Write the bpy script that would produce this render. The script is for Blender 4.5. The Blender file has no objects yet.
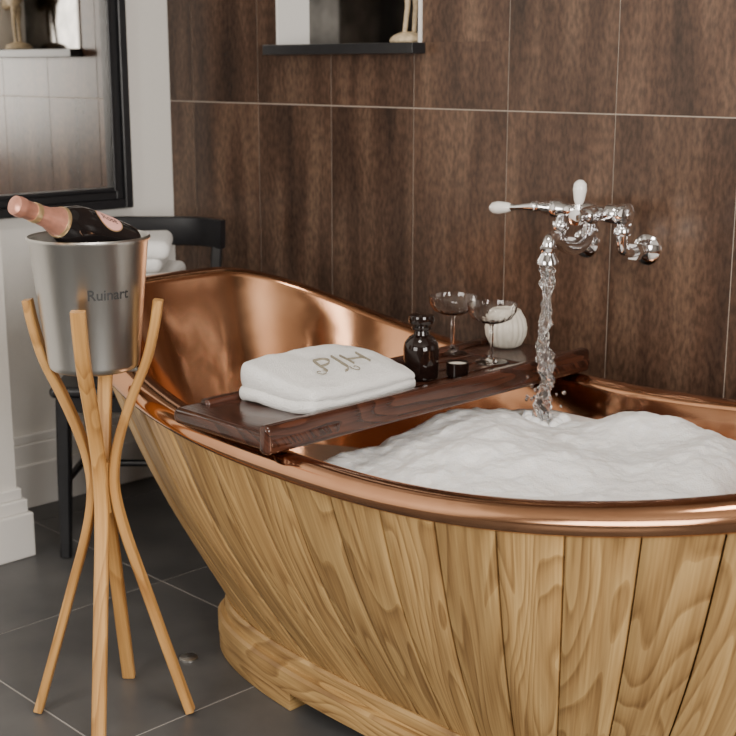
import bpy, bmesh, math, random
from mathutils import Vector, Matrix, noise
random.seed(7)
S=bpy.context.scene
COL=S.collection
pi=math.pi

# ---------------------------------------------------------------- materials
def new_mat(name):
    m=bpy.data.materials.new(name); m.use_nodes=True
    nt=m.node_tree; b=nt.nodes['Principled BSDF']
    return m,nt,b
def N(nt,t,**k):
    n=nt.nodes.new(t)
    for a,v in k.items(): setattr(n,a,v)
    return n
def L(nt,a,b): nt.links.new(a,b)
def ramp(nt,stops):
    r=N(nt,'ShaderNodeValToRGB'); e=r.color_ramp.elements
    e[0].position=stops[0][0]; e[0].color=(*stops[0][1],1)
    e[1].position=stops[-1][0]; e[1].color=(*stops[-1][1],1)
    for p,c in stops[1:-1]:
        x=e.new(p); x.color=(*c,1)
    return r
def mapping(nt,src,scale,loc=(0,0,0)):
    t=N(nt,'ShaderNodeTexCoord'); m=N(nt,'ShaderNodeMapping')
    m.inputs['Scale'].default_value=scale; m.inputs['Location'].default_value=loc
    L(nt,t.outputs[src],m.inputs['Vector']); return m
def bump(nt,b,hsock,strength,dist=0.002):
    bp=N(nt,'ShaderNodeBump'); bp.inputs['Strength'].default_value=strength
    bp.inputs['Distance'].default_value=dist
    L(nt,hsock,bp.inputs['Height']); L(nt,bp.outputs['Normal'],b.inputs['Normal'])
def simple(name,col,rough=0.5,metal=0,bn=None,var=0.0,**k):
    m,nt,b=new_mat(name)
    b.inputs['Roughness'].default_value=rough; b.inputs['Metallic'].default_value=metal
    mp=mapping(nt,'Object',(1,1,1))
    n=N(nt,'ShaderNodeTexNoise'); n.inputs['Scale'].default_value=bn[0] if bn else 8
    n.inputs['Detail'].default_value=4
    L(nt,mp.outputs[0],n.inputs['Vector'])
    lo=tuple(c*(1-var) for c in col); hi=tuple(min(1,c*(1+var)) for c in col)
    r=ramp(nt,[(0.3,lo),(0.7,hi)]); L(nt,n.outputs['Fac'],r.inputs['Fac'])
    L(nt,r.outputs['Color'],b.inputs['Base Color'])
    if bn: bump(nt,b,n.outputs['Fac'],bn[1],bn[2] if len(bn)>2 else 0.002)
    for a,v in k.items(): b.inputs[a.replace('_',' ')].default_value=v
    return m

def wood(name,dark,mid,light,rough=0.4,ring=1.0,uvs=(1,1,1),src='UV',fib=0.38,cath=(9,1.3,1)):
    m,nt,b=new_mat(name)
    mp=mapping(nt,src,uvs)
    st=N(nt,'ShaderNodeMapping'); st.inputs['Scale'].default_value=cath
    L(nt,mp.outputs[0],st.inputs['Vector'])
    n0=N(nt,'ShaderNodeTexNoise'); n0.inputs['Scale'].default_value=1.0; n0.inputs['Detail'].default_value=2.0
    n0.inputs['Distortion'].default_value=0.35
    L(nt,st.outputs[0],n0.inputs['Vector'])
    mul=N(nt,'ShaderNodeMath',operation='MULTIPLY'); mul.inputs[1].default_value=30*ring
    L(nt,n0.outputs['Fac'],mul.inputs[0])
    sn=N(nt,'ShaderNodeMath',operation='FRACT'); L(nt,mul.outputs[0],sn.inputs[0])
    st2=N(nt,'ShaderNodeMapping'); st2.inputs['Scale'].default_value=(230,6,1)
    L(nt,mp.outputs[0],st2.inputs['Vector'])
    n1=N(nt,'ShaderNodeTexNoise'); n1.inputs['Scale'].default_value=1; n1.inputs['Detail'].default_value=5
    L(nt,st2.outputs[0],n1.inputs['Vector'])
    r1=ramp(nt,[(0.0,light),(0.6,mid),(0.9,dark),(1.0,mid)]); L(nt,sn.outputs[0],r1.inputs['Fac'])
    r2=ramp(nt,[(0.3,dark),(0.62,light)]); L(nt,n1.outputs['Fac'],r2.inputs['Fac'])
    mx=N(nt,'ShaderNodeMixRGB'); mx.inputs['Fac'].default_value=fib
    L(nt,r1.outputs['Color'],mx.inputs['Color1']); L(nt,r2.outputs['Color'],mx.inputs['Color2'])
    st3=N(nt,'ShaderNodeMapping'); st3.inputs['Scale'].default_value=(38,1.6,1); L(nt,mp.outputs[0],st3.inputs['Vector'])
    n3=N(nt,'ShaderNodeTexNoise'); n3.inputs['Scale'].default_value=1; n3.inputs['Detail'].default_value=3; L(nt,st3.outputs[0],n3.inputs['Vector'])
    r3=ramp(nt,[(0.32,(0.66,0.60,0.55)),(0.58,(1.08,1.06,1.02))]); L(nt,n3.outputs['Fac'],r3.inputs['Fac'])
    m3=N(nt,'ShaderNodeMixRGB',blend_type='MULTIPLY'); m3.inputs['Fac'].default_value=0.8
    L(nt,mx.outputs['Color'],m3.inputs['Color1']); L(nt,r3.outputs['Color'],m3.inputs['Color2'])
    at=N(nt,'ShaderNodeAttribute'); at.attribute_name='rnd'
    hs=N(nt,'ShaderNodeHueSaturation')
    mr=N(nt,'ShaderNodeMapRange'); mr.inputs['To Min'].default_value=0.80; mr.inputs['To Max'].default_value=1.20
    L(nt,at.outputs['Fac'],mr.inputs['Value']); L(nt,mr.outputs['Result'],hs.inputs['Value'])
    L(nt,m3.outputs['Color'],hs.inputs['Color']); L(nt,hs.outputs['Color'],b.inputs['Base Color'])
    b.inputs['Roughness'].default_value=rough
    bump(nt,b,n1.outputs['Fac'],0.25,0.001)
    return m

M={}
M['oak']=wood('oak_planks',(0.20,0.105,0.036),(0.42,0.255,0.098),(0.56,0.37,0.155),0.46,ring=0.62,fib=0.40,cath=(7.0,1.1,1))
M['ash']=wood('bent_ash',(0.34,0.16,0.045),(0.54,0.285,0.09),(0.64,0.36,0.125),0.38,ring=0.5)
M['walnut']=wood('dark_walnut',(0.014,0.005,0.003),(0.040,0.014,0.009),(0.080,0.029,0.017),0.17,ring=0.6)
M['black']=simple('black_lacquer_wood',(0.012,0.012,0.014),0.32,bn=(60,0.1),var=0.2)
M['white_paint']=simple('white_wall_paint',(0.80,0.775,0.735),0.6,bn=(150,0.05),var=0.015)
M['dim_paint']=simple('darkened_wall_paint',(0.20,0.18,0.16),0.7,bn=(150,0.05),var=0.015)  # unseen walls, coloured dark to add contrast to the copper reflections
M['trim']=simple('white_gloss_trim',(0.82,0.80,0.77),0.32,var=0.01)
M['chrome']=simple('chrome',(0.86,0.86,0.88),0.06,1.0)
M['porcelain']=simple('porcelain',(0.9,0.88,0.84),0.12)
M['underlay']=simple('dark_gap',(0.035,0.016,0.006),0.9)
M['towel']=simple('white_terry',(0.90,0.89,0.87),0.95,bn=(380,1.0,0.005),var=0.05)
M['thread']=simple('taupe_gold_thread',(0.25,0.22,0.16),0.6,bn=(900,0.4))
M['amber']=simple('dark_amber_glass',(0.010,0.005,0.004),0.06)
M['pink']=simple('rose_foil',(0.62,0.29,0.21),0.33,0.55,bn=(90,0.3),var=0.1)
M['pinklabel']=simple('rose_label',(0.80,0.42,0.36),0.45,var=0.04)
M['gold']=simple('gold_band',(0.75,0.55,0.30),0.3,0.8)
M['champ']=simple('dark_bottle_glass',(0.010,0.008,0.008),0.07)
M['grout']=simple('grout',(0.44,0.37,0.31),0.9)
M['fgrout']=simple('floor_grout',(0.42,0.40,0.38),0.9)
M['candle']=simple('candle_wax',(0.86,0.80,0.70),0.4,var=0.02)
M['jar']=simple('cream_ceramic',(0.70,0.65,0.56),0.22,var=0.06)
M['figure']=simple('aged_plaster',(0.58,0.46,0.30),0.7,bn=(80,0.4),var=0.3)
M['engrave']=simple('dark_engraving',(0.03,0.03,0.03),0.5)
M['ceil']=simple('ceiling_paint',(0.48,0.45,0.41),0.8)  # unseen ceiling, toned down with the walls for darker reflections

def glass(name,col=(1,1,1),rough=0.0,ior=1.45):
    m,nt,b=new_mat(name)
    b.inputs['Base Color'].default_value=(*col,1); b.inputs['Roughness'].default_value=rough
    b.inputs['Transmission Weight'].default_value=1; b.inputs['IOR'].default_value=ior
    return m
M['glass']=glass('clear_glass')
M['ribglass']=glass('frosted_glass',(0.95,0.93,0.88),0.12)
m,nt,b=new_mat('running_water'); M['stream']=m
b.inputs['Base Color'].default_value=(1,1,1,1); b.inputs['Transmission Weight'].default_value=0.97
b.inputs['IOR'].default_value=1.36; b.inputs['Roughness'].default_value=0.0
mp=mapping(nt,'Object',(70,70,45)); n=N(nt,'ShaderNodeTexNoise'); n.inputs['Scale'].default_value=1; n.inputs['Detail'].default_value=0.5; L(nt,mp.outputs[0],n.inputs['Vector'])
bump(nt,b,n.outputs['Fac'],0.8,0.012)
m,nt,b=new_mat('bath_water'); M['water']=m
b.inputs['Base Color'].default_value=(0.85,0.75,0.65,1); b.inputs['Transmission Weight'].default_value=0.9
b.inputs['IOR'].default_value=1.33; b.inputs['Roughness'].default_value=0.03

# copper
m,nt,b=new_mat('polished_copper'); M['copper']=m
b.inputs['Metallic'].default_value=1
mp=mapping(nt,'Object',(1,1,1)); n=N(nt,'ShaderNodeTexNoise'); n.inputs['Scale'].default_value=4; n.inputs['Detail'].default_value=5
L(nt,mp.outputs[0],n.inputs['Vector'])
r=ramp(nt,[(0.3,(0.44,0.205,0.105)),(0.7,(0.70,0.385,0.225))]); L(nt,n.outputs['Fac'],r.inputs['Fac']); L(nt,r.outputs['Color'],b.inputs['Base Color'])
mr=N(nt,'ShaderNodeMapRange'); mr.inputs['To Min'].default_value=0.07; mr.inputs['To Max'].default_value=0.18
L(nt,n.outputs['Fac'],mr.inputs['Value']); L(nt,mr.outputs['Result'],b.inputs['Roughness'])
n2=N(nt,'ShaderNodeTexNoise'); n2.inputs['Scale'].default_value=9; L(nt,mp.outputs[0],n2.inputs['Vector'])
bump(nt,b,n2.outputs['Fac'],0.12,0.008)

# brushed steel
m,nt,b=new_mat('brushed_steel'); M['steel']=m
b.inputs['Metallic'].default_value=1; b.inputs['Base Color'].default_value=(0.54,0.53,0.505,1)
mp=mapping(nt,'Object',(8,8,120)); n=N(nt,'ShaderNodeTexNoise'); n.inputs['Scale'].default_value=1; L(nt,mp.outputs[0],n.inputs['Vector'])
mr=N(nt,'ShaderNodeMapRange'); mr.inputs['To Min'].default_value=0.30; mr.inputs['To Max'].default_value=0.35
L(nt,n.outputs['Fac'],mr.inputs['Value']); L(nt,mr.outputs['Result'],b.inputs['Roughness'])

m,nt,b=new_mat('mirror_glass'); M['mirror']=m
b.inputs['Metallic'].default_value=1; b.inputs['Base Color'].default_value=(0.80,0.78,0.75,1); b.inputs['Roughness'].default_value=0.02
m,nt,b=new_mat('dimmed_mirror_glass'); M['mirror2']=m  # dark mottled tint put in to dim the niche reflection
b.inputs['Metallic'].default_value=1; b.inputs['Roughness'].default_value=0.10
mp=mapping(nt,'Object',(1,1,1)); n=N(nt,'ShaderNodeTexNoise'); n.inputs['Scale'].default_value=12; L(nt,mp.outputs[0],n.inputs['Vector'])
r=ramp(nt,[(0.35,(0.10,0.097,0.092)),(0.7,(0.22,0.21,0.20))]); L(nt,n.outputs['Fac'],r.inputs['Fac']); L(nt,r.outputs['Color'],b.inputs['Base Color'])

# wall tile
m,nt,b=new_mat('brown_glazed_tile'); M['tile']=m
mp=mapping(nt,'UV',(1,1,1))
s1=N(nt,'ShaderNodeMapping'); s1.inputs['Scale'].default_value=(12,1.5,1); L(nt,mp.outputs[0],s1.inputs['Vector'])
n1=N(nt,'ShaderNodeTexNoise'); n1.inputs['Scale'].default_value=1; n1.inputs['Detail'].default_value=5; L(nt,s1.outputs[0],n1.inputs['Vector'])
s2=N(nt,'ShaderNodeMapping'); s2.inputs['Scale'].default_value=(110,45,1); L(nt,mp.outputs[0],s2.inputs['Vector'])
n2=N(nt,'ShaderNodeTexNoise'); n2.inputs['Scale'].default_value=1; n2.inputs['Detail'].default_value=6; L(nt,s2.outputs[0],n2.inputs['Vector'])
r1=ramp(nt,[(0.32,(0.042,0.025,0.018)),(0.5,(0.088,0.050,0.034)),(0.70,(0.155,0.096,0.065))]); L(nt,n1.outputs['Fac'],r1.inputs['Fac'])
r2=ramp(nt,[(0.36,(0.52,0.52,0.52)),(0.64,(1.20,1.15,1.10))]); L(nt,n2.outputs['Fac'],r2.inputs['Fac'])
mx=N(nt,'ShaderNodeMixRGB',blend_type='MULTIPLY'); mx.inputs['Fac'].default_value=0.8
L(nt,r1.outputs['Color'],mx.inputs['Color1']); L(nt,r2.outputs['Color'],mx.inputs['Color2'])
at=N(nt,'ShaderNodeAttribute'); at.attribute_name='rnd'
hs=N(nt,'ShaderNodeHueSaturation'); mr=N(nt,'ShaderNodeMapRange'); mr.inputs['To Min'].default_value=0.84; mr.inputs['To Max'].default_value=1.12
L(nt,at.outputs['Fac'],mr.inputs['Value']); L(nt,mr.outputs['Result'],hs.inputs['Value']); L(nt,mx.outputs['Color'],hs.inputs['Color'])
L(nt,hs.outputs['Color'],b.inputs['Base Color'])
b.inputs['Roughness'].default_value=0.26; b.inputs['IOR'].default_value=1.42
bump(nt,b,n2.outputs['Fac'],0.10,0.001)

m,nt,b=new_mat('grey_floor_tile'); M['slate']=m
mp=mapping(nt,'UV',(1,1,1)); n1=N(nt,'ShaderNodeTexNoise'); n1.inputs['Scale'].default_value=5; n1.inputs['Detail'].default_value=6; L(nt,mp.outputs[0],n1.inputs['Vector'])
r1=ramp(nt,[(0.3,(0.060,0.061,0.064)),(0.7,(0.112,0.110,0.109))]); L(nt,n1.outputs['Fac'],r1.inputs['Fac']); L(nt,r1.outputs['Color'],b.inputs['Base Color'])
b.inputs['Roughness'].default_value=0.42; bump(nt,b,n1.outputs['Fac'],0.1,0.002)

# foam
m,nt,b=new_mat('soap_foam'); M['foam']=m
b.inputs['Base Color'].default_value=(0.985,0.98,0.975,1); b.inputs['Roughness'].default_value=0.5
b.inputs['Subsurface Weight'].default_value=0.5; b.inputs['Subsurface Radius'].default_value=(0.02,0.018,0.016); b.inputs['Subsurface Scale'].default_value=0.6
mp=mapping(nt,'Object',(1,1,1)); v=N(nt,'ShaderNodeTexVoronoi'); v.inputs['Scale'].default_value=330; L(nt,mp.outputs[0],v.inputs['Vector'])
n=N(nt,'ShaderNodeTexNoise'); n.inputs['Scale'].default_value=90; n.inputs['Detail'].default_value=6; L(nt,mp.outputs[0],n.inputs['Vector'])
ad=N(nt,'ShaderNodeMath',operation='ADD'); L(nt,v.outputs['Distance'],ad.inputs[0]); L(nt,n.outputs['Fac'],ad.inputs[1])
bump(nt,b,ad.outputs[0],0.4,0.0022)

# ---------------------------------------------------------------- helpers
def empty(name,loc,rotz=0):
    e=bpy.data.objects.new(name,None); e.empty_display_size=0.1
    COL.objects.link(e)
    e.matrix_basis=Matrix.Translation(loc)@Matrix.Rotation(rotz,4,'Z')
    return e
def finish(me,name,mat,parent=None,smooth=True,local=False):
    o=bpy.data.objects.new(name,me); COL.objects.link(o)
    if mat is not None and len(me.materials)==0: me.materials.append(mat)
    for p in me.polygons: p.use_smooth=smooth
    if parent is not None:
        o.parent=parent
        if not local: o.matrix_parent_inverse=parent.matrix_basis.inverted()
    return o
def meshobj(name,vs,fs,mat,parent=None,smooth=True,local=False,uvs=None,rnd=None):
    me=bpy.data.meshes.new(name); me.from_pydata([tuple(v) for v in vs],[],fs); me.update()
    if uvs is not None:
        ul=me.uv_layers.new(name='UVMap')
        for p in me.polygons:
            for li in p.loop_indices:
                ul.data[li].uv=uvs[me.loops[li].vertex_index]
    if rnd is not None:
        ca=me.color_attributes.new('rnd','FLOAT_COLOR','POINT')
        for i,r_ in enumerate(rnd): ca.data[i].color=(r_,r_,r_,1)
    return finish(me,name,mat,parent,smooth,local)
def autosmooth(o,ang=35):
    me=o.data; bm=bmesh.new(); bm.from_mesh(me)
    bmesh.ops.recalc_face_normals(bm,faces=bm.faces)
    a=math.radians(ang)
    for e in bm.edges:
        if len(e.link_faces)==2 and e.calc_face_angle(0)>a: e.smooth=False
    for f in bm.faces: f.smooth=True
    bm.to_mesh(me); bm.free()
def frame_from(d):
    d=Vector(d).normalized(); up=Vector((0,0,1)) if abs(d.z)<0.95 else Vector((1,0,0))
    x=up.cross(d).normalized(); y=d.cross(x); return x,y,d
def lathe(name,prof,mat,parent,origin=(0,0,0),axis=(0,0,1),seg=48,local=False,fn=None):
    x,y,d=frame_from(axis)
    if abs(Vector(axis).normalized().z)>0.999: x,y=Vector((1,0,0)),Vector((0,1,0))*(1 if axis[2]>0 else -1)
    o=Vector(origin); vs=[];fs=[]
    for k,(r,t) in enumerate(prof):
        for i in range(seg):
            a=2*pi*i/seg; rr=fn(r,t,a) if fn else r
            vs.append(o+x*(rr*math.cos(a))+y*(rr*math.sin(a))+d*t)
    for k in range(len(prof)-1):
        for i in range(seg):
            j=(i+1)%seg; fs.append((k*seg+i,k*seg+j,(k+1)*seg+j,(k+1)*seg+i))
    if prof[0][0]>1e-6: fs.append(tuple(range(seg))[::-1])
    if prof[-1][0]>1e-6: fs.append(tuple((len(prof)-1)*seg+i for i in range(seg)))
    ob=meshobj(name,vs,fs,mat,parent,True,local)
    bm=bmesh.new(); bm.from_mesh(ob.data); bmesh.ops.remove_doubles(bm,verts=bm.verts,dist=1e-6); bm.to_mesh(ob.data); bm.free()
    autosmooth(ob,40); return ob
def catmull(pts,n=8):
    P=[Vector(p) for p in pts]; P=[2*P[0]-P[1]]+P+[2*P[-1]-P[-2]]; out=[]
    for i in range(1,len(P)-2):
        for k in range(n):
            t=k/n; a,b_,c,d=P[i-1],P[i],P[i+1],P[i+2]
            out.append(0.5*((2*b_)+(-a+c)*t+(2*a-5*b_+4*c-d)*t*t+(-a+3*b_-3*c+d)*t**3))
    out.append(P[-2]); return out
def tube(name,pts,r,mat,parent,seg=16,smooth_n=8,local=False,side=None,rect=None):
    pp=catmull(pts,smooth_n) if smooth_n else [Vector(p) for p in pts]
    n=len(pp); rs=r if isinstance(r,(list,tuple)) else [r]*len(pts)
    vs=[];fs=[];uv=[];L_=0
    ref=Vector(side) if side else None
    px=None
    for i,p in enumerate(pp):
        d=(pp[min(i+1,n-1)]-pp[max(i-1,0)]).normalized()
        if i: L_+=(pp[i]-pp[i-1]).length
        if ref is not None: x=(ref-d*ref.dot(d)).normalized()
        elif px is None: x=frame_from(d)[0]
        else: x=(px-d*px.dot(d)).normalized()
        px=x; y=d.cross(x)
        t=i/(n-1)*(len(rs)-1); k=min(int(t),len(rs)-2) if len(rs)>1 else 0
        rr=rs[k]+(rs[k+1]-rs[k])*(t-k) if len(rs)>1 else rs[0]
        if rect:
            w,h=rect[0]/2*rr,rect[1]/2*rr; c=min(w,h)*0.3
            sec=[(w,-h+c),(w,h-c),(w-c,h),(-w+c,h),(-w,h-c),(-w,-h+c),(-w+c,-h),(w-c,-h)]
        else: sec=[(rr*math.cos(2*pi*k/seg),rr*math.sin(2*pi*k/seg)) for k in range(seg)]
        m_=len(sec)
        for k,(a,b_) in enumerate(sec):
            vs.append(p+x*a+y*b_); uv.append(((a+b_*0.7) if rect else rr*6.28*k/m_,L_))
    for i in range(n-1):
        for k in range(m_):
            j=(k+1)%m_; fs.append((i*m_+k,i*m_+j,(i+1)*m_+j,(i+1)*m_+k))
    fs.append(tuple(range(m_))[::-1]); fs.append(tuple((n-1)*m_+k for k in range(m_)))
    o_=random.random()*10; uv=[(u+o_,v_+o_) for u,v_ in uv]
    ob=meshobj(name,vs,fs,mat,parent,True,local,uvs=uv,rnd=[random.random()*0.6+0.2]*len(vs)); autosmooth(ob,35); return ob
def rbox(name,c,size,r,mat,parent=None,local=False,mids=0,fn=None,rot=0,ks=(0.268,0.577,1.0),grain=1):
    ax=[]
    for s in size:
        h=s/2; rr=min(r,h*0.999); q=h-rr
        cs=[q+rr*k for k in ks]; inner=[-q+2*q*i/(mids+1) for i in range(mids+2)] if q>1e-6 else [0]
        ax.append(sorted(set([round(v,7) for v in [-a for a in cs]+inner+cs])))
    vid={};vs=[];fs=[]
    def V(p):
        key=tuple(round(a,6) for a in p)
        if key not in vid:
            inn=[max(-(s/2-min(r,s/2*0.999)),min(s/2-min(r,s/2*0.999),a)) for a,s in zip(p,size)]
            d=Vector([a-b_ for a,b_ in zip(p,inn)]); q=Vector(inn)
            m_=max(abs(a) for a in d)
            if d.length>1e-9: q=q+d.normalized()*(r if r<=min(size)/2 else m_)
            vid[key]=len(vs); vs.append(q)
        return vid[key]
    for a in range(3):
        b_,c_=(a+1)%3,(a+2)%3
        for sgn in (-1,1):
            for i in range(len(ax[b_])-1):
                for j in range(len(ax[c_])-1):
                    q=[]
                    for (ii,jj) in ((i,j),(i+1,j),(i+1,j+1),(i,j+1)):
                        p=[0,0,0]; p[b_]=ax[b_][ii]; p[c_]=ax[c_][jj]
                        p[a]=ax[a][-1] if sgn>0 else ax[a][0]
                        q.append(V(p))
                    fs.append(tuple(q if sgn>0 else q[::-1]))
    if fn: vs=[fn(v) for v in vs]
    o_=random.random()*10
    if grain==1: uv=[(v.x+v.z*0.8+o_,v.y+o_) for v in vs]
    else: uv=[(v.y+v.z*0.8+o_,v.x+o_) for v in vs]
    R=Matrix.Rotation(rot,3,'Z'); c=Vector(c)
    vs=[R@v+c for v in vs]
    return meshobj(name,vs,fs,mat,parent,True,local,uvs=uv,rnd=[0.5]*len(vs))
def boxes(name,lst,mat,parent=None,uvrand=False,plane='xz',bev=0):
    vs=[];fs=[];uv=[];rn=[]
    for (x0,x1,y0,y1,z0,z1) in lst:
        b0=len(vs); ox,oy=(random.random()*20,random.random()*20) if uvrand else (0,0); rr=random.random()
        for x in (x0,x1):
            for y in (y0,y1):
                for z in (z0,z1):
                    vs.append((x,y,z)); uv.append((x+ox,(z if plane=='xz' else y)+oy)); rn.append(rr)
        for f in ((0,1,3,2),(4,6,7,5),(0,4,5,1),(2,3,7,6),(0,2,6,4),(1,5,7,3)): fs.append(tuple(b0+i for i in f))
    o=meshobj(name,vs,fs,mat,parent,False,uvs=uv,rnd=rn)
    if bev:
        md=o.modifiers.new('bev','BEVEL'); md.width=bev; md.segments=2; md.limit_method='ANGLE'
    return o
def textmesh(name,body,size,mat,parent,mapfn,extr=0.0,shear=0.0,offset=0.0,space=1.0):
    cu=bpy.data.curves.new(name+'_c','FONT'); cu.body=body; cu.size=size; cu.align_x='CENTER'; cu.align_y='CENTER'; cu.shear=shear; cu.extrude=extr; cu.resolution_u=4; cu.offset=offset; cu.space_character=space
    t=bpy.data.objects.new(name+'_t',cu); COL.objects.link(t); bpy.context.view_layer.update()
    me=bpy.data.meshes.new_from_object(t); bpy.data.objects.remove(t)
    for v in me.vertices: v.co=mapfn(v.co)
    me.materials.clear()
    return finish(me,name,mat,parent,False)

# ---------------------------------------------------------------- room
XL=-3.277; XR=1.7; YF=-4.2; H=2.62
NX0,NX1,NZ0,NZ1=-2.775,-2.235,1.308,1.80
tiles=[]; g=0.0014
zs=[0.0,0.551,1.151,1.751,2.351,H]
xs=[XL]+[-3.162+0.3*k for k in range(0,17)]; xs=[x for x in xs if x<XR]+[XR]
for i in range(len(xs)-1):
    for j in range(len(zs)-1):
        x0,x1,z0,z1=xs[i]+g,xs[i+1]-g,zs[j]+g,zs[j+1]-g
        if x1-x0<0.01: continue
        a0,a1,c0,c1=max(x0,NX0),min(x1,NX1),max(z0,NZ0),min(z1,NZ1)
        if a0<a1 and c0<c1:
            if x0<a0: tiles.append((x0,a0,-0.008,0,c0,c1))
            if a1<x1: tiles.append((a1,x1,-0.008,0,c0,c1))
            if z0<c0: tiles.append((x0,x1,-0.008,0,z0,c0))
            if c1<z1: tiles.append((x0,x1,-0.008,0,c1,z1))
        else: tiles.append((x0,x1,-0.008,0,z0,z1))
back=empty('wall_back',(0,0,0))
boxes('tiles',tiles,M['tile'],back,uvrand=True)
gy=-0.0065
boxes('tile_grout',[(XL,NX0,gy,0.15,0,H),(NX1,XR,gy,0.15,0,H),(NX0,NX1,gy,0.15,0,NZ0),(NX0,NX1,gy,0.15,NZ1,H),(NX0,NX1,0.11,0.15,NZ0,NZ1)],M['grout'],back)
nic=empty('wall_niche',((NX0+NX1)/2,0.05,NZ0))
t=0.010
boxes('niche_lining',[(NX0,NX0+t,-0.012,0.11,NZ0,NZ1),(NX1-t,NX1,-0.012,0.11,NZ0,NZ1),(NX0,NX1,-0.012,0.11,NZ1-t,NZ1)],M['trim'],nic)
boxes('niche_mirror',[(NX0+t,NX1-t,0.100,0.11,NZ0,NZ1-t)],M['mirror2'],nic)
boxes('niche_sill',[(NX0-0.008,NX1+0.012,-0.055,-0.009,NZ0-0.026,NZ0),(NX0+t,NX1-t,-0.009,0.11,NZ0-0.002,NZ0+0.001)],M['black'],nic,bev=0.003)
boxes('wall_left',[(XL-0.12,XL,-0.78,0.15,0,H)],M['white_paint'])
boxes('wall_pier',[(XL-0.12,-2.94,YF,-0.78,0,H)],M['white_paint'])
WY0,WY1,WZ0,WZ1=-2.9,-1.0,0.75,2.25
boxes('wall_right',[(XR,XR+0.12,YF,WY0,0,H),(XR,XR+0.12,WY1,0.15,0,H),(XR,XR+0.12,WY0,WY1,0,WZ0),(XR,XR+0.12,WY0,WY1,WZ1,H)],M['dim_paint'])
FX0,FX1=-2.3,-0.5
boxes('wall_front',[(XL-0.12,FX0,YF-0.12,YF,0,H),(FX1,XR+0.12,YF-0.12,YF,0,H),(FX0,FX1,YF-0.12,YF,0,WZ0),(FX0,FX1,YF-0.12,YF,WZ1,H)],M['dim_paint'])
boxes('ceiling',[(XL-0.12,XR+0.12,YF-0.12,0.15,H,H+0.1)],M['ceil'])
def winframe(name,horizx):
    if horizx:
        m_=(FX0+FX1)/2; a,b_=YF-0.09,YF-0.04
        ls=[(FX0,FX1,a,b_,WZ0,WZ0+0.05),(FX0,FX1,a,b_,WZ1-0.05,WZ1),(FX0,FX0+0.05,a,b_,WZ0,WZ1),(FX1-0.05,FX1,a,b_,WZ0,WZ1),(m_-0.025,m_+0.025,a,b_,WZ0,WZ1),(FX0,FX1,a,b_,1.48,1.52)]
    else:
        m_=(WY0+WY1)/2; a,b_=XR+0.04,XR+0.09
        ls=[(a,b_,WY0,WY1,WZ0,WZ0+0.05),(a,b_,WY0,WY1,WZ1-0.05,WZ1),(a,b_,WY0,WY0+0.05,WZ0,WZ1),(a,b_,WY1-0.05,WY1,WZ0,WZ1),(a,b_,m_-0.025,m_+0.025,WZ0,WZ1),(a,b_,WY0,WY1,1.48,1.52)]
    boxes(name,ls,M['trim'])
winframe('window_1',False); winframe('window_2',True)
ft=[];g=0.0025
fx=[-1.934+0.6*k for k in range(-3,7)]; fy=[-0.62-0.56*k for k in range(-2,8)]
for i in range(len(fx)-1):
    for j in range(len(fy)-1):
        x0,x1=max(fx[i],XL)+g,min(fx[i+1],XR)-g; y0,y1=max(fy[j+1],YF)+g,min(fy[j],0)-g
        if x1-x0>0.02 and y1-y0>0.02: ft.append((x0,x1,y0,y1,-0.01,0))
fl=empty('floor',(0,0,0))
boxes('floor_tiles',ft,M['slate'],fl,uvrand=True,plane='xy')
boxes('floor_grout',[(XL-0.12,XR+0.12,YF-0.12,0.15,-0.08,-0.0015)],M['fgrout'],fl)
def base(name,segs):
    boxes(name,segs,M['trim'],bev=0.004)
base('baseboard_left',[(XL,XL+0.018,-0.78,-0.009,0,0.19),(XL,XL+0.026,-0.78,-0.009,0,0.13),(XL,XL+0.012,-0.78,-0.009,0.19,0.215)])
base('baseboard_pier',[(-2.94,-2.908,YF,-0.752,0,0.12),(-2.94,-2.920,YF,-0.76,0.12,0.155),(-2.94,-2.930,YF,-0.77,0.155,0.185),
   (XL+0.03,-2.94,-0.78,-0.752,0,0.12),(XL+0.03,-2.94,-0.78,-0.76,0.12,0.155),(XL+0.03,-2.94,-0.78,-0.77,0.155,0.185)])

# ---------------------------------------------------------------- framed mirror
mr_=empty('framed_mirror',(XL,-0.45,1.5))
my0,my1,mz0,mz1=-0.74,-0.178,0.845,2.15; X=XL+0.001
def fr(y0,y1,z0,z1,w,xa,xb): return [(xa,xb,y0,y0+w,z0,z1),(xa,xb,y1-w,y1,z0,z1),(xa,xb,y0+w,y1-w,z0,z0+w),(xa,xb,y0+w,y1-w,z1-w,z1)]
boxes('frame_outer',fr(my0,my1,mz0,mz1,0.028,X,X+0.038),M['black'],mr_,bev=0.004)
boxes('frame_middle',fr(my0+0.026,my1-0.026,mz0+0.026,mz1-0.026,0.026,X,X+0.026),M['black'],mr_,bev=0.004)
boxes('frame_inner',fr(my0+0.05,my1-0.05,mz0+0.05,mz1-0.05,0.012,X,X+0.032),M['black'],mr_,bev=0.003)
boxes('mirror_pane',[(X,X+0.012,my0+0.05,my1-0.05,mz0+0.05,mz1-0.05)],M['mirror'],mr_)

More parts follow.
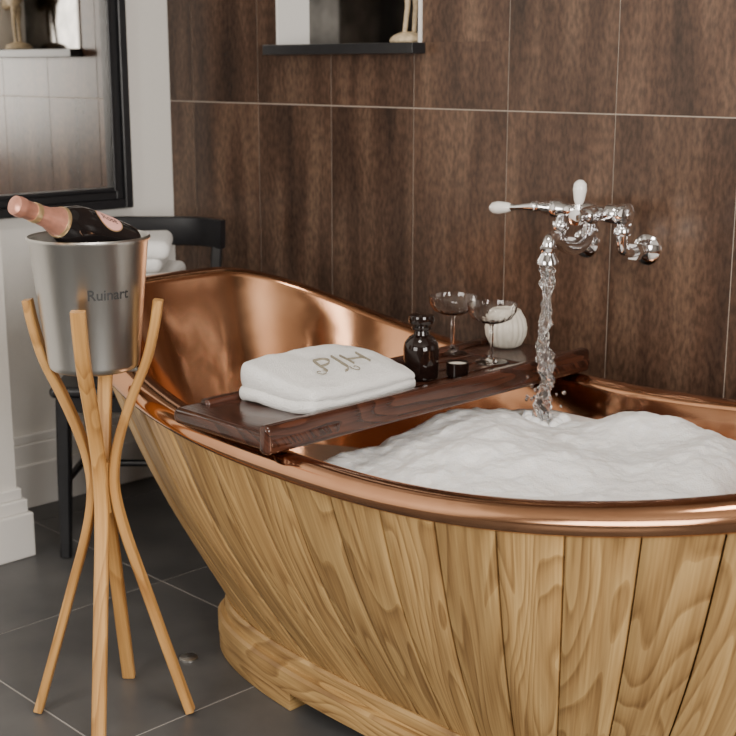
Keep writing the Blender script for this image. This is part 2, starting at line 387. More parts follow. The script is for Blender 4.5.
# ---------------------------------------------------------------- bathtub
CX,CY=-1.50,-0.60; A,B=0.95,0.43; NN=208
tub=empty('copper_bathtub',(CX,CY,0))
NL_,NR=3.0,2.4; AL=0.035
def outline(a,b_,n,cnt=NN,left=None,al=None):
    pts=[]; K=1440; ln_=left if left else n
    if al is None: al=AL if left else 0
    for k in range(K):
        f=2*pi*k/K; c,s=math.cos(f),math.sin(f)
        nn=n if c>=0 else ln_; aa=a if c>=0 else a+al
        pts.append((math.copysign(abs(c)**(2/nn),c)*aa,math.copysign(abs(s)**(2/nn),s)*b_))
    cum=[0]
    for k in range(K):
        p,q=pts[k],pts[(k+1)%K]; cum.append(cum[-1]+math.hypot(p[0]-q[0],p[1]-q[1]))
    out=[];j=0
    for i in range(cnt):
        T=cum[-1]*i/cnt
        while cum[j+1]<T: j+=1
        t_=(T-cum[j])/(cum[j+1]-cum[j]); p,q=pts[j],pts[(j+1)%K]
        out.append((CX+p[0]+(q[0]-p[0])*t_,CY+p[1]+(q[1]-p[1])*t_))
    return out
def rimz(x):
    t_=(x-CX)/A
    return 0.60+(0.155*min(1.03,abs(t_))**2.5 if t_<0 else 0.16*t_*t_)
rimo=lambda o_: outline(A+o_,B+o_,NR,left=NL_)
rim0=rimo(0)
rz=[rimz(p[0]) for p in rim0]
rings=[]
ib=outline(0.62,0.20,2.6); ir=rimo(-0.052)
K=18
rings.append([(CX+(p[0]-CX)*0.02,CY+(p[1]-CY)*0.02,0.15) for p in ib])
rings.append([(CX+(p[0]-CX)*0.8,CY+(p[1]-CY)*0.8,0.152) for p in ib])
for k in range(K+1):
    s=k/K; gf=s**0.62
    rings.append([(b_[0]+(r_[0]-b_[0])*gf,b_[1]+(r_[1]-b_[1])*gf,0.165+(z-0.165)*s) for b_,r_,z in zip(ib,ir,rz)])
for (o_,dz) in [(-0.0505,0.006),(-0.046,0.011),(-0.036,0.0155),(-0.022,0.018),(-0.006,0.016),(0.005,0.010),(0.011,0.0),(0.012,-0.011),(0.007,-0.020),(-0.004,-0.026),(-0.020,-0.026),(-0.034,-0.020)]:
    ol=rimo(o_); rings.append([(p[0],p[1],z+dz) for p,z in zip(ol,rz)])
vs=[v for r_ in rings for v in r_]; fs=[]
for k in range(len(rings)-1):
    for i in range(NN):
        j=(i+1)%NN; fs.append((k*NN+i,k*NN+j,(k+1)*NN+j,(k+1)*NN+i))
fs.append(tuple(range(NN))[::-1])
meshobj('copper_shell',vs,fs,M['copper'],tub)
# planks
wb=outline(0.675,0.215,2.8); wt=rimo(-0.006)
ZB=0.105
def wp(u,s,off=0.0):
    i=int(math.floor(u))%NN; t_=u-math.floor(u); j=(i+1)%NN
    bx=wb[i][0]+(wb[j][0]-wb[i][0])*t_; by=wb[i][1]+(wb[j][1]-wb[i][1])*t_
    tx=wt[i][0]+(wt[j][0]-wt[i][0])*t_; ty=wt[i][1]+(wt[j][1]-wt[i][1])*t_
    z1=rz[i]+(rz[j]-rz[i])*t_-0.020
    h=s+0.10*math.sin(pi*s)
    x=bx+(tx-bx)*h; y=by+(ty-by)*h
    d=Vector((wt[j][0]-wt[i][0],wt[j][1]-wt[i][1])).normalized(); nrm=(d.y,-d.x)
    return Vector((x+nrm[0]*off,y+nrm[1]*off,ZB+(z1-ZB)*s))
vs=[];fs=[];uv=[];rn=[]
cols=[(0.0,-0.010),(0.010,-0.009),(0.015,-0.002),(0.03,0.0),(0.2,0),(0.35,0),(0.5,0),(0.65,0),(0.8,0),(0.97,0.0),(0.985,-0.002),(0.990,-0.009),(1.0,-0.010)]
NP=42; W=NN/NP; VS=14
for p in range(NP):
    ox,oy,rr=random.random()*30,random.random()*30,random.random()
    b0=len(vs)
    for k in range(VS+1):
        s=k/VS
        for (f,o_) in cols:
            v=wp(p*W+f*W,s,o_); vs.append(v); uv.append((f*0.105+ox,s*0.6+oy)); rn.append(rr)
    C=len(cols)
    for k in range(VS):
        for c in range(C-1):
            fs.append((b0+k*C+c,b0+k*C+c+1,b0+(k+1)*C+c+1,b0+(k+1)*C+c))
meshobj('oak_cladding',vs,fs,M['oak'],tub,uvs=uv,rnd=rn)
vs=[];fs=[]
for k in range(9):
    for i in range(NN): vs.append(wp(i,k/8,-0.007))
for k in range(8):
    for i in range(NN):
        j=(i+1)%NN; fs.append((k*NN+i,k*NN+j,(k+1)*NN+j,(k+1)*NN+i))
meshobj('cladding_backing',vs,fs,M['underlay'],tub)
prof=[(-0.06,0.035),(0.020,0.035),(0.026,0.040),(0.026,0.080),(0.020,0.086),(0.010,0.088),(0.010,0.110),(0.005,0.116),(-0.03,0.118)]
vs=[];fs=[];uv=[];rn=[]
for (o_,z) in prof:
    ol=outline(0.68+o_,0.22+o_,2.8)
    for i,p in enumerate(ol): vs.append((p[0],p[1],z)); uv.append((z*1.0+o_,i*0.017)); rn.append(0.45)
for k in range(len(prof)-1):
    for i in range(NN):
        j=(i+1)%NN; fs.append((k*NN+i,k*NN+j,(k+1)*NN+j,(k+1)*NN+i))
o=meshobj('oak_plinth',vs,fs,M['oak'],tub,uvs=uv,rnd=rn); autosmooth(o,30)
# rounded end feet following the plinth curve
for fi,sgn in enumerate((-1,1)):
    ol=[p for p in outline(0.68+0.024,0.22+0.024,2.8)]
    lim=CX+sgn*0.30
    sel=[p for p in ol if (p[0]-lim)*sgn>0]
    # order the selection as one continuous arc
    sel.sort(key=lambda p: math.atan2(p[1]-CY,(p[0]-lim)*sgn+0.001))
    n_=len(sel); vs=[];fs=[];uv=[]
    for (z,sc) in ((0.001,0.996),(0.004,1.0),(0.034,1.0),(0.038,0.996)):
        for i,p in enumerate(sel):
            vs.append((lim+(p[0]-lim)*sc,CY+(p[1]-CY)*sc,z)); uv.append((z+3.3,i*0.017))
    for k in range(3):
        for i in range(n_):
            j=(i+1)%n_; fs.append((k*n_+i,k*n_+j,(k+1)*n_+j,(k+1)*n_+i))
    fs.append(tuple(range(n_))[::-1]); fs.append(tuple(3*n_+i for i in range(n_)))
    o=meshobj('plinth_foot_%d'%(fi+1),vs,fs,M['oak'],tub,uvs=uv,rnd=[0.5]*len(vs)); autosmooth(o,30)

wo=outline(0.74,0.275,NR)
meshobj('bath_water_surface',[(p[0],p[1],0.40) for p in wo],[tuple(range(NN))],M['water'],tub)
G=lambda x,y,cx,cy,sx,sy: math.exp(-(((x-cx)/sx)**2+((y-cy)/sy)**2))
def fh(x,y):
    z=0.543
    v=abs(y-CY)/0.37
    z+=0.030*max(0,1-v*v)
    z+=0.054*G(x,y,-1.33,-0.33,0.13,0.09)
    z+=0.054*G(x,y,-1.13,-0.42,0.11,0.14)
    z+=0.024*G(x,y,-1.62,-0.52,0.08,0.10)
    z+=0.026*G(x,y,-1.42,-0.62,0.13,0.11)
    z+=0.020*noise.noise(Vector((x*7,y*7,2.3)))+0.009*noise.noise(Vector((x*15,y*15,7.3)))+0.0045*noise.noise(Vector((x*32,y*32,4)))+0.0018*noise.noise(Vector((x*80,y*80,4)))+0.0009*noise.noise(Vector((x*170,y*170,4)))
    z-=0.020*G(x,y,-1.553,-0.370,0.035,0.030)
    return z
GX,GY=240,190; vs=[];fs=[]
x0,x1=-1.72,-0.86
for i in range(GX+1):
    x=x0+(x1-x0)*i/GX
    hw=(B-0.058)*(max(0.0,1-abs((x-CX)/(A-0.058))**NR))**(1/NR)
    bw=0.20*(max(0.0,1-abs((x-CX)/0.9)**2.6))**(1/2.6)
    for j in range(GY+1):
        v=-1+2*j/GY; y=CY+v*hw
        e=max(0,(abs(v)-0.86)/0.14); z=fh(x,y); z=z-(z-0.545)*e*e
        e2=max(0,min(1,(x0+0.07-x)/0.07)); z-=0.12*e2**2.0
        rb=-1.07+0.05*math.sin(y*6)+0.04*noise.noise(Vector((y*9,0,3)))
        e3=max(0,min(1,(x-rb)/0.19)); z-=0.13*e3*e3*(3-2*e3)
        s=min(1,max(0,(z-0.165)/(rimz(x)-0.165))); wz=bw+(hw-bw)*s**0.62
        vs.append((x,CY+v*(wz-0.002),z))
for i in range(GX):
    for j in range(GY):
        a=i*(GY+1)+j; fs.append((a,a+GY+1,a+GY+2,a+1))
meshobj('bubble_foam',vs,fs,M['foam'],tub)

# ---------------------------------------------------------------- bath caddy
CZ=0.628
cad=empty('wooden_bath_caddy',(-1.73,CY,CZ))
xl,xr=-1.850,-1.597; xm=(xl+xr)/2; w=xr-xl
rbox('end_plate_1',(xm,-0.970,CZ+0.013),(w+0.016,0.17,0.030),0.012,M['walnut'],cad,grain=2)
rbox('end_plate_2',(xm,-0.245,CZ+0.013),(w+0.016,0.17,0.030),0.012,M['walnut'],cad,grain=2)
rbox('rail_1',(xr-0.006,CY-0.010,CZ+0.018),(0.026,0.892,0.050),0.009,M['walnut'],cad)
rbox('rail_2',(xl+0.014,CY,CZ+0.014),(0.026,0.80,0.044),0.008,M['walnut'],cad)
for i in range(4):
    xx=xl+0.05+i*(w-0.10)/3
    rbox('slat_%d'%(i+1),(xx,CY,CZ+0.017),(0.044,0.62,0.016),0.004,M['walnut'],cad)
TZ=CZ+0.0255

tw=empty('folded_hand_towel',(-1.735,-0.780,TZ))
ry=0.05
TL=0.298; TWX=0.200
H1,H2=0.024,0.027
def tfn(v):
    v=v.copy()
    cx_=abs(v.y)/(TL/2); cy_=abs(v.x)/(TWX/2)
    v.x*=1-0.07*cx_**5; v.y*=1-0.05*cy_**5
    v.z+=0.0060*noise.noise(v*12)+0.0020*noise.noise(v*45); v.x+=0.006*noise.noise(v*9+Vector((0,0,3))); v.y+=0.008*noise.noise(v*8+Vector((5,0,0)))
    return v
def top_add(x,y): return -0.006*(abs(y)/(TL/2))**3+0.16*(0.1-x)*0.9-0.006*max(0,y/(TL/2))-0.004*(abs(x)/(TWX/2))**4
def tfn2(v):
    f=(v.z+H2/2)/H2
    add=top_add(v.x,v.y)*max(0,min(1,f))
    v=tfn(v); v.z+=add; return v
TC=Vector((-1.735,-0.780,0)); ZU=TZ+H1+H2/2-0.003
rbox('lower_fold',(TC.x+0.002,TC.y-0.003,TZ+H1/2+0.0015),(TWX+0.002,TL+0.006,H1),H1*0.49,M['towel'],tw,mids=26,fn=tfn,rot=ry)
rbox('upper_fold',(TC.x,TC.y,ZU),(TWX,TL,H2),H2*0.48,M['towel'],tw,mids=26,fn=tfn2,rot=ry)
Rm=Matrix.Rotation(ry,3,'Z')
def mono(co):
    lx,ly=-co.y+0.012,co.x+0.012
    p=Rm@Vector((lx,ly,0))
    q=Vector((lx,ly,H2/2))
    z=ZU+H2/2+top_add(lx,ly)+0.0060*noise.noise(q*12)+0.0020*noise.noise(q*45)+0.0014+co.z*0.5
    return Vector((TC.x+p.x,TC.y+p.y,z))
textmesh('monogram_letters','PJH',0.092,M['thread'],tw,mono,extr=0.005,shear=0.35,offset=-0.0030,space=1.0)
def curl(name,c,r0,a0,turns):
    pts=[]
    for k in range(22):
        t_=k/21; r_=r0*(1-0.75*t_); a=a0+turns*2*pi*t_
        pts.append(mono(Vector((c[0]+r_*math.cos(a),c[1]+r_*math.sin(a)*0.9,0.003))))
    tube(name,pts,0.0009,M['thread'],tw,seg=6,smooth_n=2)
curl('embroidered_curl_1',(-0.074,-0.024),0.013,0.5,-1.0)
curl('embroidered_curl_2',(0.000,-0.042),0.012,2.6,1.0)

ap=empty('amber_apothecary_bottle',(-1.705,-0.565,TZ))
ao=(-1.705,-0.565,TZ)
lathe('body',[(0.0,0),(0.030,0.0),(0.034,0.004),(0.035,0.06),(0.033,0.072),(0.024,0.083),(0.016,0.088),(0.0145,0.096),(0.019,0.099),(0.020,0.104),(0.0,0.104)],M['amber'],ap,ao)
lathe('stopper',[(0.0,0.104),(0.013,0.104),(0.013,0.108),(0.024,0.111),(0.026,0.118),(0.024,0.126),(0.016,0.129),(0.0,0.130)],M['amber'],ap,ao)
vo=empty('votive_candle_holder',(-1.665,-0.50,TZ))
vp=(-1.663,-0.505,TZ)
lathe('cup',[(0,0),(0.018,0),(0.022,0.004),(0.023,0.030),(0.021,0.030),(0.020,0.02),(0,0.02)],M['amber'],vo,vp)
lathe('wax',[(0,0.018),(0.0195,0.018),(0.0195,0.026),(0,0.025)],M['candle'],vo,vp)

def coupe(p,sc=1.0):
    e=empty('champagne_coupe',p)
    pr=[(0,0.0),(0.031,0.0),(0.032,0.0015),(0.012,0.004),(0.0045,0.009),(0.0033,0.03),(0.0040,0.050),(0.0035,0.070),(0.006,0.077),(0.024,0.081),(0.039,0.089),(0.047,0.101),(0.0500,0.117),
        (0.0490,0.117),(0.046,0.102),(0.038,0.091),(0.023,0.0832),(0.0,0.080)]
    lathe('glass_body',[(r_*sc,z*sc) for r_,z in pr],M['glass'],e,p,seg=72,fn=lambda r_,t_,a: r_+(0.0009*math.cos(18*a) if 0.082*sc<t_<0.110*sc and r_>0.02 else 0))
    return e
coupe((-1.820,-0.345,TZ+0.0005),1.04)
coupe((-1.703,-0.355,TZ),1.04)
jr=empty('ribbed_candle_jar',(-1.77,-0.228,CZ+0.029))
jp=(-1.77,-0.228,CZ+0.029)
lathe('ceramic_jar',[(0,0),(0.026,0),(0.034,0.006),(0.043,0.025),(0.045,0.042),(0.041,0.062),(0.034,0.074),(0.030,0.082),(0.028,0.082),(0.031,0.072),(0.038,0.060),(0.041,0.042),(0.039,0.026),(0.030,0.009),(0,0.006)],M['jar'],jr,jp,seg=120,fn=lambda r_,t_,a: r_*(1+0.03*math.cos(20*a)) if r_>0.027 else r_)
lathe('wax_fill',[(0,0.008),(0.028,0.010),(0.0365,0.026),(0.0385,0.042),(0.0355,0.060),(0.0,0.060)],M['candle'],jr,jp)
tube('wick',[(jp[0],jp[1],jp[2]+0.06),(jp[0],jp[1],jp[2]+0.07)],0.001,M['black'],jr,seg=6,smooth_n=0)

# ---------------------------------------------------------------- tap
tp=empty('bath_filler_tap',(-1.64,-0.01,0.9))
ch=M['chrome']; BY=-0.105; BZ=0.950; XC=-1.645
for i,fxx in enumerate((-1.565,-1.725)):
    lathe('flange_%d'%(i+1),[(0,0.0),(0.032,0.0),(0.033,0.004),(0.026,0.010),(0.014,0.014),(0.0125,0.03),(0,0.03)],ch,tp,(fxx,-0.0085,0.868),(0,-1,0),40)
    tube('union_pipe_%d'%(i+1),[(fxx,-0.02,0.868),(fxx,-0.07,0.868),(fxx,-0.098,0.876),(fxx,BY,0.90),(fxx,BY,BZ)],0.0115,ch,tp)
    lathe('union_nut_%d'%(i+1),[(0,0),(0.019,0),(0.0195,0.003),(0.0195,0.015),(0.019,0.018),(0,0.018)],ch,tp,(fxx,-0.045,0.868),(0,-1,0),6)
    lathe('collar_%d'%(i+1),[(0,0),(0.017,0),(0.018,0.003),(0.018,0.014),(0.016,0.017),(0,0.017)],ch,tp,(fxx,BY,0.907),(0,0,1),24)
lathe('valve_body',[(0,0),(0.012,0.0),(0.018,0.006),(0.022,0.010),(0.022,0.022),(0.017,0.027),(0.021,0.033),(0.021,0.055),(0.015,0.062),(0.014,0.085),(0.019,0.092),(0.022,0.105),(0.022,0.125),(0.019,0.138),(0.014,0.145),(0.015,0.170),(0.021,0.178),(0.021,0.200),(0.016,0.206),(0.015,0.225),(0.011,0.230),(0.010,0.245),(0.013,0.248),(0.013,0.256),(0,0.258)],ch,tp,(-1.545,BY,BZ),(-1,0,0),40)
lathe('right_bonnet',[(0,0),(0.020,0),(0.024,0.006),(0.024,0.020),(0.015,0.026),(0.0,0.028)],ch,tp,(-1.572,BY,BZ),(1,0,0),32)
lathe('left_lever_stem',[(0,0),(0.009,0),(0.008,0.02),(0.006,0.05),(0.008,0.056),(0.008,0.062),(0,0.063)],ch,tp,(-1.80,BY,BZ),(-1,-0.05,-0.10),24)
lathe('left_lever_porcelain',[(0,0),(0.0075,0),(0.011,0.01),(0.0145,0.035),(0.013,0.050),(0.007,0.058),(0,0.059)],M['porcelain'],tp,(-1.861,BY-0.003,BZ-0.006),(-1,-0.05,-0.10),24)
lathe('front_bonnet',[(0,0),(0.019,0),(0.021,0.005),(0.019,0.025),(0.013,0.032),(0.013,0.045),(0.017,0.050),(0.017,0.062),(0.0,0.066)],ch,tp,(-1.632,BY-0.012,BZ-0.005),(0,-1,0),32)
lathe('upper_lever_stem',[(0,0),(0.009,0),(0.007,0.012),(0.006,0.028),(0.009,0.032),(0,0.033)],ch,tp,(-1.632,BY-0.066,BZ-0.005),(0.05,0,1),24)
lathe('upper_lever_porcelain',[(0,0),(0.0075,0),(0.011,0.008),(0.0145,0.030),(0.013,0.043),(0.006,0.050),(0,0.051)],M['porcelain'],tp,(-1.630,BY-0.066,BZ+0.022),(0.05,0,1),24)
sx,sy=-1.558,-0.363
tube('spout_arm',[(XC,BY,BZ-0.005),(XC+0.002,BY-0.008,0.915),(XC+0.010,-0.14,0.890),(XC+0.030,-0.20,0.884),(XC+0.052,-0.27,0.898),(sx-0.010,-0.325,0.920),(sx-0.001,-0.357,0.920),(sx,sy,0.898)],[0.015,0.015,0.014,0.0135,0.013,0.013,0.013,0.0135],ch,tp)
lathe('spout_ring',[(0,0),(0.016,0),(0.019,0.004),(0.019,0.010),(0.016,0.014),(0,0.014)],ch,tp,(XC+0.001,BY-0.002,0.92),(0,0,-1),32)
lathe('spout_nozzle',[(0.0,0),(0.014,0.0),(0.018,0.004),(0.014,0.009),(0.014,0.016),(0.0215,0.028),(0.0215,0.036),(0.017,0.036),(0.012,0.02),(0,0.02)],ch,tp,(sx,sy,0.910),(0,0,-1),32)
wsn=empty('running_water_stream',(sx,sy,0.75))
def strand(name,r0,amp,ph,off,zt=0.872,turn=7.0):
    ws=[];fs=[];K=110;sg=20;z0,z1=zt,0.560
    for k in range(K+1):
        t_=k/K; z=z0+(z1-z0)*t_
        ang=t_*turn+ph; rr=r0*(0.95+0.24*math.sin(t_*23+ph)+0.18*math.sin(t_*57+ph*2)+0.40*t_)
        ex=off*math.sin(min(1,t_*1.3)*pi*0.5)
        for i in range(sg):
            a=2*pi*i/sg; r_=rr*(1+0.45*noise.noise(Vector((math.cos(a)*1.6,math.sin(a)*1.6+ph,t_*22))))
            x=r_*math.cos(a); y=r_*0.7*math.sin(a); c,s=math.cos(ang),math.sin(ang)
            ws.append((sx+x*c-y*s+ex*math.cos(ang*1.3)+amp*math.sin(t_*11+ph),sy+x*s+y*c+ex*math.sin(ang*1.3),z))
    for k in range(K):
        for i in range(sg):
            j=(i+1)%sg; fs.append((k*sg+i,(k+1)*sg+i,(k+1)*sg+j,k*sg+j))
    fs.append(tuple(range(sg))); fs.append(tuple(K*sg+i for i in range(sg))[::-1])
    meshobj(name,ws,fs,M['stream'],wsn)
strand('main_strand',0.0125,0.0015,0.0,0.001)
strand('side_strand_1',0.0060,0.002,2.0,0.014,turn=11)
strand('side_strand_2',0.0052,0.002,4.4,0.015,turn=9)
for i in range(30):
    a=random.random()*6.28; r_=0.02+0.04*random.random(); q=0.7+0.7*random.random()
    lathe('droplet_%d'%(i+1),[(0,-0.003*q),(0.002*q,-0.0022*q),(0.003*q,0),(0.002*q,0.0024*q),(0,0.004*q)],M['stream'],wsn,(sx+r_*math.cos(a),sy+r_*math.sin(a),0.585+0.06*random.random()),seg=10)
for i in range(13):
    a=i*2*pi/13+random.random()*0.3; r_=0.028+0.014*random.random(); q=0.010+0.007*random.random()
    lathe('foam_puff_%d'%(i+1),[(q*math.sin(pi*k/8),-q*math.cos(pi*k/8)) for k in range(9)],M['foam'],wsn,(sx+r_*math.cos(a),sy+r_*math.sin(a),fh(sx+r_*math.cos(a),sy+r_*math.sin(a))+0.003),seg=18,fn=lambda r__,t_,aa: r__*(1+0.15*math.sin(3*aa)))

# ---------------------------------------------------------------- bucket stand
Fv=Vector((-0.7146,0.6996,0)); Rv=Vector((0.6996,0.7146,0))
BX,BYY=-2.042,-1.086
st=empty('bentwood_bucket_stand',(BX,BYY,0))
pr=[(0.121,0.832),(0.113,0.785),(0.096,0.72),(0.066,0.65),(0.040,0.58),(0.025,0.52),(0.022,0.46),(0.037,0.38),(0.073,0.26),(0.112,0.13),(0.151,0.004)]
tc=-Rv*0.004
for i in range(4):
    a=pi/4+i*pi/2; c,s=math.cos(a),math.sin(a)
    tube('leg_%d'%(i+1),[(BX+r_*c+tc.x*min(1,max(0,(z-0.4)/0.3)),BYY+r_*s+tc.y*min(1,max(0,(z-0.4)/0.3)),z) for r_,z in pr],1.0,M['ash'],st,side=(-s,c,0),rect=(0.026,0.017),smooth_n=6)
lathe('hub',[(0,0),(0.014,0),(0.014,0.10),(0,0.10)],M['ash'],st,(BX,BYY,0.42),seg=24)
BKx,BKy=BX+tc.x*1.6,BYY+tc.y*1.6
for i in range(2):
    a=pi/4+i*pi/2; c,s=math.cos(a)*0.086,math.sin(a)*0.086
    tube('support_bar_%d'%(i+1),[(BKx-c,BKy-s,0.700),(BKx+c,BKy+s,0.700)],0.004,M['steel'],st,seg=10,smooth_n=0)
BKZ=0.7045
bk=empty('champagne_bucket',(BKx,BKy,BKZ))
BP=(BKx,BKy,BKZ)
lathe('bucket_shell',[(0,0),(0.077,0),(0.082,0.004),(0.084,0.012),(0.1075,0.236),(0.1115,0.240),(0.112,0.244),(0.109,0.247),(0.1055,0.244),(0.1045,0.236),(0.081,0.012),(0,0.010)],M['steel'],bk,BP,seg=72)
def wrap(co):
    th=math.radians(-14)+co.x/0.101; r_=0.084+(0.0235)*((0.150+co.y)-0.012)/0.224+0.0004+co.z*0.3
    return Vector((BKx+r_*math.cos(th),BKy+r_*math.sin(th),BKZ+0.150+co.y))
textmesh('engraved_lettering','Ruinart',0.027,M['engrave'],bk,wrap,offset=0.0004)
for i in range(26):
    a=random.random()*2*pi; r_=0.066*math.sqrt(random.random())
    rbox('ice_cube_%d'%(i+1),(BKx+r_*math.cos(a),BKy+r_*math.sin(a),BKZ+0.05+0.07*random.random()),(0.026,0.026,0.022),0.005,M['ribglass'],bk,rot=random.random()*3)
cen=Vector((BKx,BKy,0)); base_p=cen+Rv*0.062+Fv*0.040+Vector((0,0,0.922)); tip=cen-Rv*0.086-Fv*0.180+Vector((0,0,1.026))
ax_=(tip-base_p); ln=ax_.length; k_=ln/0.312
bt=empty('champagne_bottle',base_p)
P=lambda l:[(r_,t_*k_) for r_,t_ in l]
lathe('bottle_glass',P([(0,0.006),(0.034,0.0),(0.041,0.006),(0.0425,0.02),(0.0425,0.135),(0.040,0.155),(0.032,0.180),(0.022,0.202),(0.0165,0.225),(0.0145,0.27),(0.0,0.27)]),M['champ'],bt,base_p,ax_,48)
lathe('foil_neck',P([(0.0265,0.196),(0.0185,0.224),(0.0163,0.255),(0.0160,0.285),(0.0175,0.287),(0.0178,0.296),(0.0165,0.306),(0.010,0.311),(0,0.312)]),M['pink'],bt,base_p,ax_,40)
lathe('foil_band',P([(0.0175,0.250),(0.0179,0.251),(0.0175,0.262),(0.0171,0.263)]),M['gold'],bt,base_p,ax_,40)
lathe('foil_skirt',P([(0.0282,0.189),(0.0286,0.190),(0.0270,0.196),(0.0266,0.197)]),M['gold'],bt,base_p,ax_,40)
dv=ax_.normalized()
up=Vector((0.55,-0.50,0.8)).normalized(); up=(up-dv*up.dot(dv)).normalized(); sd=dv.cross(up)
def lab(name,sc,r_off,mat):
    vs=[];fs=[];n=20
    for i in range(n+1):
        for j in range(n+1):
            u=-1+2*i/n; v=-1+2*j/n
            uu=u*math.sqrt(max(0,1-v*v/2)); vv=v*math.sqrt(max(0,1-u*u/2))
            th=uu*0.60*sc; t_=(0.095+vv*0.036*sc)*k_; r_=0.0427+r_off
            vs.append(base_p+dv*t_+up*(r_*math.cos(th))+sd*(r_*math.sin(th)))
    for i in range(n):
        for j in range(n):
            a=i*(n+1)+j; fs.append((a,a+1,a+n+2,a+n+1))
    meshobj(name,vs,fs,mat,bt)
lab('label_border',1.0,0.0003,M['gold']); lab('label_face',0.92,0.0006,M['pinklabel'])
def lt(co):
    th=(co.y)/0.043; t_=(0.095)*k_-co.x; r_=0.0437
    return base_p+dv*t_+up*(r_*math.cos(th))+sd*(r_*math.sin(th))
textmesh('label_lettering','Rosé',0.020,M['engrave'],bt,lt)

# ---------------------------------------------------------------- chair
ang=math.radians(45.5)
cp=Vector((-2.845,-0.44,0)); chr_=empty('black_wooden_chair',cp,ang)
bl=M['black']
def seatfn(v):
    v=v.copy(); f=1-0.10*max(0,v.y)/0.2; v.x*=f
    if v.z>0: v.z-=0.008*max(0,1-(v.x/0.19)**2-(v.y/0.19)**2)
    return v
rbox('seat',(0,0,0.445),(0.41,0.40,0.030),0.013,bl,chr_,local=True,mids=10,fn=seatfn)
for i,(sx_,sy_) in enumerate([(-1,-1),(1,-1)]):
    tube('front_leg_%d'%(i+1),[(sx_*0.175,-0.165,0.432),(sx_*0.180,-0.172,0.25),(sx_*0.185,-0.185,0.002)],[1,0.95,0.75],bl,chr_,local=True,rect=(0.036,0.036),side=(1,0,0))
for i,sx_ in enumerate((-1,1)):
    tube('back_leg_%d'%(i+1),[(sx_*0.170,0.235,0.002),(sx_*0.170,0.195,0.25),(sx_*0.170,0.180,0.44),(sx_*0.175,0.200,0.62),(sx_*0.182,0.245,0.80)],[0.8,1,1,0.95,0.8],bl,chr_,local=True,rect=(0.034,0.034),side=(1,0,0))
tube('top_rail',[(-0.200,0.215,0.797),(-0.12,0.262,0.80),(0,0.275,0.80),(0.12,0.262,0.80),(0.200,0.215,0.797)],1.0,bl,chr_,local=True,rect=(0.080,0.022),side=(0,0,1))
tube('middle_rail',[(-0.178,0.205,0.665),(0,0.235,0.665),(0.178,0.205,0.665)],1.0,bl,chr_,local=True,rect=(0.035,0.018),side=(0,0,1))
for i,(p,q) in enumerate([((-0.18,-0.17,0.20),(-0.17,0.20,0.20)),((0.18,-0.17,0.20),(0.17,0.20,0.20)),((-0.18,0.0,0.20),(0.18,0.0,0.20))]):
    tube('stretcher_%d'%(i+1),[p,q],0.010,bl,chr_,local=True,smooth_n=0)
for i,(p,q) in enumerate([((-0.17,-0.165,0.41),(0.17,-0.165,0.41)),((-0.17,-0.16,0.41),(-0.165,0.18,0.41)),((0.17,-0.16,0.41),(0.165,0.18,0.41)),((-0.165,0.18,0.41),(0.165,0.18,0.41))]):
    tube('apron_%d'%(i+1),[p,q],1.0,bl,chr_,local=True,smooth_n=0,rect=(0.045,0.018),side=(0,0,1))
ts=empty('stack_of_towels',cp+Vector((0,0,0.462)),ang)
z=-0.002
for i in range(9):
    hh=random.choice([0.038,0.044,0.040]); off=random.uniform(-0.010,0.010)
    def f(v,seed=i):
        v=v.copy(); q=v*7+Vector((seed*3.1,0,0)); v.z+=0.006*noise.noise(q); v.x+=0.010*noise.noise(q*0.7+Vector((9,0,0))); v.y+=0.008*noise.noise(q*0.8); return v
    rbox('towel_%d'%(i+1),(0.010+off-(0.02 if i>=7 else 0),-0.01+random.uniform(-0.01,0.01),z+hh/2),(0.235-0.004*i-(0.02 if i>=7 else 0),0.25,hh+0.003),hh/2,M['towel'],ts,local=True,mids=10,fn=f,rot=random.uniform(-0.12,0.12))
    z+=hh

# ---------------------------------------------------------------- bird figurine
fz=NZ0+0.0015; fx_=-2.318; fy_=0.03
bf=empty('wading_bird_figurine',(fx_,fy_,fz))
lathe('base',[(0,0),(0.046,0),(0.048,0.004),(0.044,0.012),(0.036,0.018),(0.018,0.025),(0,0.027)],M['figure'],bf,(fx_,fy_,fz),seg=40)
def skin(name,vs,es,rs,mat,parent):
    me=bpy.data.meshes.new(name); me.from_pydata([tuple(v) for v in vs],es,[])
    o=finish(me,name,mat,parent,True); md=o.modifiers.new('skin','SKIN')
    for i,r_ in enumerate(rs): me.skin_vertices[0].data[i].radius=(r_,r_)
    me.skin_vertices[0].data[0].use_root=True; md.use_smooth_shade=True
    s=o.modifiers.new('sub','SUBSURF'); s.levels=2; s.render_levels=2; return o
V_=lambda x,y,z_:(fx_+x,fy_+y,fz+z_)
bvs=[V_(0,0,0.19),V_(-0.035,0,0.215),V_(-0.05,-0.004,0.26),V_(-0.035,-0.004,0.30),V_(-0.055,-0.006,0.325),V_(-0.085,-0.01,0.318),V_(-0.125,-0.014,0.30),
     V_(0.05,0,0.165),V_(0.10,0,0.135),
     V_(0.002,-0.010,0.15),V_(0.008,-0.011,0.09),V_(-0.002,-0.012,0.020),
     V_(0.006,0.010,0.15),V_(0.014,0.011,0.09),V_(0.008,0.012,0.020)]
bes=[(0,1),(1,2),(2,3),(3,4),(4,5),(5,6),(0,7),(7,8),(0,9),(9,10),(10,11),(0,12),(12,13),(13,14)]
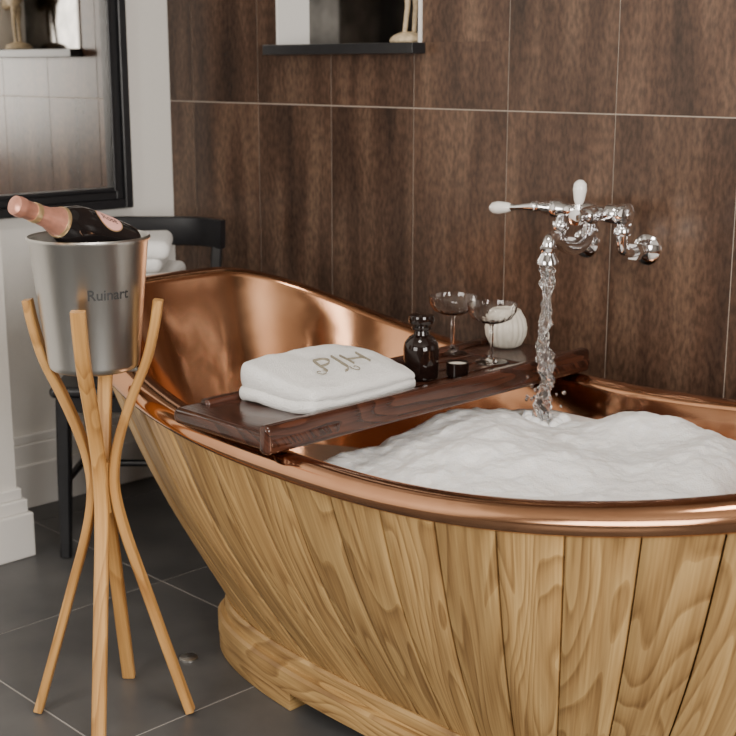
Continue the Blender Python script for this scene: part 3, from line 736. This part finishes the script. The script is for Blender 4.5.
brs=[0.036,0.022,0.011,0.010,0.017,0.008,0.002,0.028,0.008,0.012,0.007,0.006,0.012,0.007,0.006]
skin('bird_body',bvs,bes,brs,M['figure'],bf)

dr=empty('floor_drain',(-2.125,-0.845,0))
lathe('drain_cover',[(0,0.0),(0.020,0.0),(0.020,0.003),(0.016,0.005),(0,0.004)],M['steel'],dr,(-2.135,-0.835,0),seg=32)

# ---------------------------------------------------------------- camera
cam=bpy.data.cameras.new('camera'); co=bpy.data.objects.new('camera',cam); COL.objects.link(co)
p=math.atan(301/1300); th=math.radians(44.39)
fw=Vector((-math.cos(th)*math.cos(p),math.sin(th)*math.cos(p),-math.sin(p)))
co.location=(0,-2.38,1.25); co.rotation_euler=fw.to_track_quat('-Z','Y').to_euler()
cam.sensor_width=36; cam.lens=1300/736*36; cam.clip_start=0.05
cam.dof.use_dof=True; cam.dof.focus_distance=2.25; cam.dof.aperture_fstop=7.0
S.camera=co

# ---------------------------------------------------------------- light
w=bpy.data.worlds.new('world'); S.world=w; w.use_nodes=True
bg=w.node_tree.nodes['Background']; sky=w.node_tree.nodes.new('ShaderNodeTexSky'); sky.sky_type='HOSEK_WILKIE'; sky.turbidity=4
sky.sun_direction=Vector((0.5,-0.5,0.6)).normalized()
w.node_tree.links.new(sky.outputs[0],bg.inputs[0]); bg.inputs[1].default_value=0.5
def area(name,loc,d,sx_,sy_,e,col):
    l=bpy.data.lights.new(name,'AREA'); l.shape='RECTANGLE'; l.size=sx_; l.size_y=sy_; l.energy=e; l.color=col
    o=bpy.data.objects.new(name,l); COL.objects.link(o); o.location=loc; o.rotation_euler=Vector(d).to_track_quat('-Z','Y').to_euler(); return o
area('window_daylight_right',(XR-0.02,(WY0+WY1)/2,1.5),(-1,0,-0.05),1.7,1.4,142,(1.0,0.95,0.88))
area('window_daylight_front',((FX0+FX1)/2,YF+0.02,1.5),(0,1,-0.05),1.6,1.4,66,(1.0,0.95,0.88))
area('ceiling_fill',(-1.4,-1.3,H-0.03),(0,0,-1),0.5,0.5,19,(1.0,0.93,0.84))  # added overhead fill light, without a fixture
